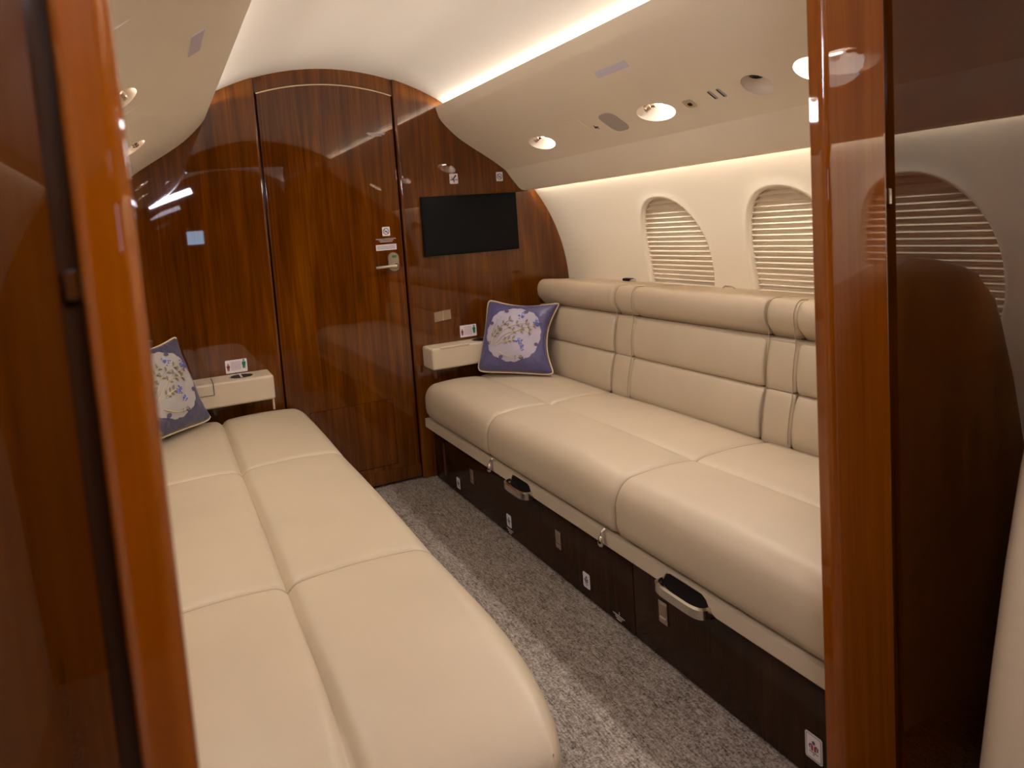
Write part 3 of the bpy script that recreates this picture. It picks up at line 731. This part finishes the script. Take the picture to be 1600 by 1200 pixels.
life(-0.529,-0.443,0.632,0.686,'white card with maroon and green figures above the left armrest')
# drawer stickers on the right sofa
FS=((0.345,0,0),(0,1,0),(0,0,1),(-1,0,0))
def sticker(y,z,label,red=False,w_=0.036,h=0.048,sub=False):
    F0=((0.3445,0,0),(0,1,0),(0,0,1),(-1,0,0)); F=((0.3435,0,0),)+FS[1:]; F2=((0.3431,0,0),)+FS[1:]
    mb=MB(); mb.prism(rrect(y,z,w_,h,0.005),F0,0.0010); o=tag(mb.obj('sticker',M['white'],smooth=False),label,'sticker','white pictogram stickers on the drawer fronts')
    mb=MB()
    if red:
        for a in rrect(y,z,w_,h,0.005)[:0]: pass
        pts=rrect(y,z,w_-0.006,h-0.006,0.003)
        for a,b in zip(pts,pts[1:]+pts[:1]):
            if (Vector(a)-Vector(b)).length>1e-4: bar(mb,a[0],a[1],b[0],b[1],0.0009,F,0.0004)
    mb.prism(ell(y,z+0.010,0.0035,0.0040,14),F,0.0005)
    for sg in (-1,1):
        bar(mb,y+sg*0.009,z-0.004,y+sg*0.010,z+0.003,0.0022,F,0.0005); bar(mb,y+sg*0.004,z+0.005,y+sg*0.010,z+0.003,0.0022,F,0.0005)
    bar(mb,y-0.010,z-0.011,y+0.010,z-0.011,0.0014,F,0.0005); mb.prism(ell(y,z-0.015,0.0015,0.0015,8),F,0.0005)
    mb.obj('symbol',M['text'],o,smooth=False)
    mb=MB()
    for sg in (-1,1): bar(mb,y+sg*0.0035,z-0.007,y+sg*0.0035,z+0.0045,0.0042,F2,0.0005)
    mb.obj('life_vest_mark',M['red'] if red else M['text'],o,smooth=False)
    return o
sticker(2.727,0.061,'white sticker on the drawer front nearest the far bulkhead')
sticker(2.250,0.067,'white sticker with lettering beneath it, below the far release handle')
sticker(1.737,0.067,'white sticker midway along the drawer fronts, left of the drawer gap')
sticker(0.926,0.084,'framed white sticker with a red mark on the drawer front beside the partition',True,0.040,0.056)
def side_lines(y0,y1,z0,z1,n,seed,label,shape):
    rr=random.Random(seed); mb=MB(); F=((0.3448,0,0),)+FS[1:]
    for i in range(n):
        zc=z1-(z1-z0)*(i+0.5)/n; h=(z1-z0)/n*0.5; c=(y0+y1)/2; a,b=c-(c-y0)*shape[i],c+(y1-c)*shape[i]; x=a
        while x<b-0.001:
            w_=min(rr.uniform(0.003,0.008),b-x); mb.prism([(x,zc-h/2),(x+w_,zc-h/2),(x+w_,zc+h/2),(x,zc+h/2)],F,0.0006); x+=w_+0.0012
    return mb
m_=side_lines(1.550,1.605,0.018,0.036,3,5,'',[1,0.6,0.4]); bar(m_,1.574,0.037,1.574,0.046,0.0022,((0.3448,0,0),)+FS[1:],0.0006)
tag(m_.obj('drawer_lettering',M['pale'],smooth=False),'pale arrow and lettering low on the drawer front beside the drawer gap','lettering')
m_=side_lines(2.222,2.275,0.017,0.036,3,6,'',[1,0.6,0.4]); tag(m_.obj('drawer_lettering',M['pale'],smooth=False),'pale lettering directly beneath the sticker below the far release handle','lettering')

# ------------------------------------------------------------------ pillows
def pillow(BL,BR,TR,TL,th,name,label,m1,m2,seed,flip=1):
    BL,BR,TR,TL=[Vector(q) for q in (BL,BR,TR,TL)]
    Nn=((BR-BL).cross(TL-BL)).normalized()*flip
    Cc=(BL+BR+TR+TL)/4
    def base(u,v):
        # edges pull inwards between the corners
        eu=0.15 if u>0.5 else 0.04; ev=0.09 if v>0.5 else 0.015
        uu=u+(0.5-u)*eu*2*(4*v*(1-v))*(abs(2*u-1)**3); vv=v+(0.5-v)*ev*2*(4*u*(1-u))*(abs(2*v-1)**3)
        k=0.035*(abs(2*u-1)**8)*(abs(2*v-1)**8); uu+=(0.5-uu)*2*k; vv+=(0.5-vv)*2*k
        return BL*(1-uu)*(1-vv)+BR*uu*(1-vv)+TR*uu*vv+TL*(1-uu)*vv
    def hgt(u,v):
        a=max(0,1-(2*u-1)**2)*max(0,1-(2*v-1)**2); w_=0.004*math.sin(9*u+7*v+seed)*a+0.003*math.sin(17*u-11*v+seed*2)*a+0.006*math.sin(26*v+9*u+seed)*a*max(0,u-0.55)
        return th*a**0.42+w_
    def front(u,v,off=0): return base(u,v)+Nn*(hgt(u,v)+off)
    n=36; vs=[];f=[]
    for sg in (1,-1):
        for i in range(n+1):
            for j in range(n+1): vs.append(base(i/n,j/n)+Nn*(sg*hgt(i/n,j/n)*(1 if sg>0 else 0.45)))
    q=(n+1)**2
    for k in (0,q):
        for i in range(n):
            for j in range(n): f.append((k+i*(n+1)+j,k+(i+1)*(n+1)+j,k+(i+1)*(n+1)+j+1,k+i*(n+1)+j+1))
    b=bmesh.new(); bv=[b.verts.new(p) for p in vs]
    for x in f: b.faces.new([bv[i] for i in x])
    bmesh.ops.remove_doubles(b,verts=b.verts,dist=0.0004)
    t=thing(name,(Cc.x,Cc.y,min(BL.z,BR.z)),label,'pillow')
    m=MB(); m.bm(b); m.obj('cover',m1,t,ang=2.5)
    loop=[base(k/24,0) for k in range(24)]+[base(1,k/24) for k in range(24)]+[base(1-k/24,1) for k in range(24)]+[base(0,1-k/24) for k in range(25)]
    MB().tube(loop,0.0038,8,cap=False).obj('piping',M['cream'],t)
    # medallion with scalloped rim
    vs=[]; f=[]; NA,NR=96,12
    def rim(a):
        k=8; x=(a*k/(2*PI))%1; notch=math.exp(-((x-0.5)/0.07)**2)*0.10
        return 0.365*(1+0.035*abs(math.sin(a*k*1.5)))*(1-notch)
    for i in range(NR+1):
        for k in range(NA):
            a=2*PI*k/NA; r=rim(a)*i/NR; vs.append(front(0.47+r*math.cos(a),0.50+r*math.sin(a),0.0012))
    for i in range(NR):
        for k in range(NA): f.append((i*NA+k,i*NA+(k+1)%NA,(i+1)*NA+(k+1)%NA,(i+1)*NA+k))
    link('medallion',vs,f,m2,t,ang=2.5)
    mb=MB()
    for k in range(8):
        a=2*PI*(k+0.5)/8; r0=0.338; c=(0.47+r0*math.cos(a),0.5+r0*math.sin(a))
        MB().add([front(c[0]+0.030*math.cos(q_),c[1]+0.024*math.sin(q_),0.0034) for q_ in [2*PI*j/12 for j in range(12)]],[tuple(range(12))]).obj('curl',M['curl'],t)
    rr=random.Random(seed)
    br=MB(); lf=MB()
    def twig(u0,v0,u1,v1,bend):
        P=[]
        for k in range(11):
            s_=k/10; u=u0+(u1-u0)*s_-(v1-v0)*bend*math.sin(PI*s_); v=v0+(v1-v0)*s_+(u1-u0)*bend*math.sin(PI*s_); P.append((u,v))
        br.tube([front(u,v,0.0034) for u,v in P],[0.0018-0.0008*k/10 for k in range(11)],5); return P
    def leaves(P,st,L_=0.056):
        for i in range(st,len(P),2):
            u,v=P[i]; du,dv=P[i][0]-P[i-1][0],P[i][1]-P[i-1][1]; a=math.atan2(dv,du)
            for sg in (-1,1):
                an=a+sg*0.85; c=(u+L_*0.62*math.cos(an),v+L_*0.62*math.sin(an))
                pl_=ell(c[0],c[1],L_*0.5,L_*0.17,12,an); lf.add([front(x,y,0.0044) for x,y in pl_],[tuple(range(12))])
                br.tube([front(u,v,0.0038),front(c[0]+L_*0.5*math.cos(an),c[1]+L_*0.5*math.sin(an),0.0048)],0.0007,4)
    def berries(u,v,n_):
        by=MB()
        for _ in range(n_):
            a=rr.uniform(0,2*PI); r=rr.uniform(0,0.055); p=front(u+r*math.cos(a),v+r*math.sin(a),0.0040)
            by.lathe(p-Nn*0.001,Nn,[(0.0024,0),(0.0026,0.0012),(0.0012,0.0022)],6)
        by.obj('berry_spray',M['berry'],t)
    root=(0.20,0.30)
    T=[twig(0.18,0.34,0.44,0.70,0.10),twig(0.22,0.36,0.66,0.66,0.14),twig(0.26,0.36,0.72,0.52,0.18),twig(0.24,0.33,0.50,0.42,0.05),twig(0.17,0.30,0.30,0.55,0.1),twig(0.30,0.26,0.62,0.20,-0.12),twig(0.16,0.36,0.24,0.66,0.06),twig(0.36,0.36,0.62,0.36,0.2),twig(0.40,0.44,0.76,0.62,0.1)]
    for P in T[:5]+T[8:]: leaves(P,5)
    leaves(T[5],7,0.03)
    for u,v,n_ in ((0.55,0.74,16),(0.76,0.66,20),(0.56,0.40,22),(0.60,0.32,14)): berries(u,v,n_)
    br.obj('embroidered_twigs',M['gold'],t); lf.obj('embroidered_leaves',M['leaf'],t)
    return t
pillow((0.535,2.880,0.497),(0.790,2.600,0.488),(0.905,2.700,0.795),(0.655,2.955,0.820),0.062,'pillow','indigo satin pillow with pale floral medallion on the right sofa',M['satin'],M['medal'],1,1)
pillow((-0.86,2.600,0.50),(-0.605,2.850,0.495),(-0.700,2.925,0.832),(-0.93,2.70,0.83),0.055,'pillow','slate blue pillow with grey floral medallion on the left sofa, half behind the column',M['satinL'],M['medalL'],2,1)

# ------------------------------------------------------------------ small fittings above the right backrest
t=thing('belt_buckle',(1.12,2.50,0.876),'small dark buckle lying on top of the right backrest left of the window','buckle')
MB().box(1.120,1.145,2.475,2.530,0.876,0.888,0.003,2).obj('buckle_body',M['dark'],t)
MB().box(1.118,1.146,2.462,2.474,0.876,0.886,0.002,2).obj('buckle_tongue',M['nickel'],t)
MB().tube([(1.125,1.87,0.876),(1.122,1.885,0.884),(1.122,1.915,0.884),(1.125,1.93,0.876)],0.003,8).obj('belt_loop',M['nickel'])
tag(bpy.data.objects['belt_loop'],'thin metal loop on the backrest top between the two windows','loop')

# ------------------------------------------------------------------ near cabin: seat, galley lamp
t=thing('cabin_seat',(0.62,0.50,0),'cream leather club seat in front of the right wooden partition','seat')
v=[];f=[]
rows=[(0.12,0.298),(0.30,0.312),(0.45,0.326),(0.60,0.343),(0.75,0.368),(0.88,0.402),(0.93,0.420),(0.965,0.455),(0.990,0.470),(1.010,0.520),(1.028,0.590),(1.040,0.68)]
mb=MB(); NR=len(rows); NX=20; vs=[]
for z,xl_ in rows:
    th=0.060 if z<0.93 else 0.060*math.sqrt(max(0.02,1-((z-0.93)/0.115)**2))
    xr_=1.36-xl_; ring=[]
    for k in range(40):
        a=2*PI*k/40; c,sn=math.cos(a),math.sin(a); e=0.32
        ring.append(((xl_+xr_)/2+(xr_-xl_)/2*math.copysign(abs(c)**e,c),0.57+th*math.copysign(abs(sn)**0.8,sn)-(z-0.3)*0.06,z))
    vs+=ring
f=[(i*40+k,i*40+(k+1)%40,(i+1)*40+(k+1)%40,(i+1)*40+k) for i in range(NR-1) for k in range(40)]+[tuple(range(40)),tuple((NR-1)*40+k for k in range(40))]
link('seat_back',vs,f,M['leather'],t,ang=1.2)
MB().box(0.475,0.895,-0.02,0.52,0.30,0.44,0.04,4).obj('seat_cushion',M['leather'],t)
MB().box(0.40,0.47,-0.02,0.44,0.28,0.60,0.03,4).obj('armrest',M['leather'],t)
MB().box(0.90,0.97,-0.02,0.44,0.28,0.60,0.03,4).obj('armrest',M['leather'],t)
MB().box(0.40,0.86,0.10,0.54,0.0,0.31,0.01,2).obj('seat_base',M['rail'],t)
# galley lamp tube behind the photographer, mirrored in the gloss
a,b=Vector((-0.748,-0.048,1.494)),Vector((-0.426,-0.048,1.605))
t=thing('tube_lamp',a,'cool white tube lamp mirrored in the far wood wall','lamp')
MB().tube([a,b],0.022,14).obj('tube',M['tube'],t)
d=(b-a).normalized(); MB().tube([a-d*0.015,a],0.022,14).obj('end_cap',M['dark'],t); MB().tube([b,b+d*0.015],0.022,14).obj('end_cap',M['dark'],t)
MB().box(-0.44,-0.29,Y0+0.001,Y0+0.012,1.17,1.30,0.002,1).obj('window_11',M['sky'],smooth=False); tag(bpy.data.objects['window_11'],kind='structure')

# flat faces keep their own normals next to rounded edges
for o in bpy.data.objects:
    if o.type=='MESH' and o.name.split('.')[0] in ('wall_aft','door_1','access_panel','kick_plate','trim_1','trim_2','housing','body'):
        md=o.modifiers.new('weighted_normals','WEIGHTED_NORMAL'); md.keep_sharp=True; md.weight=100
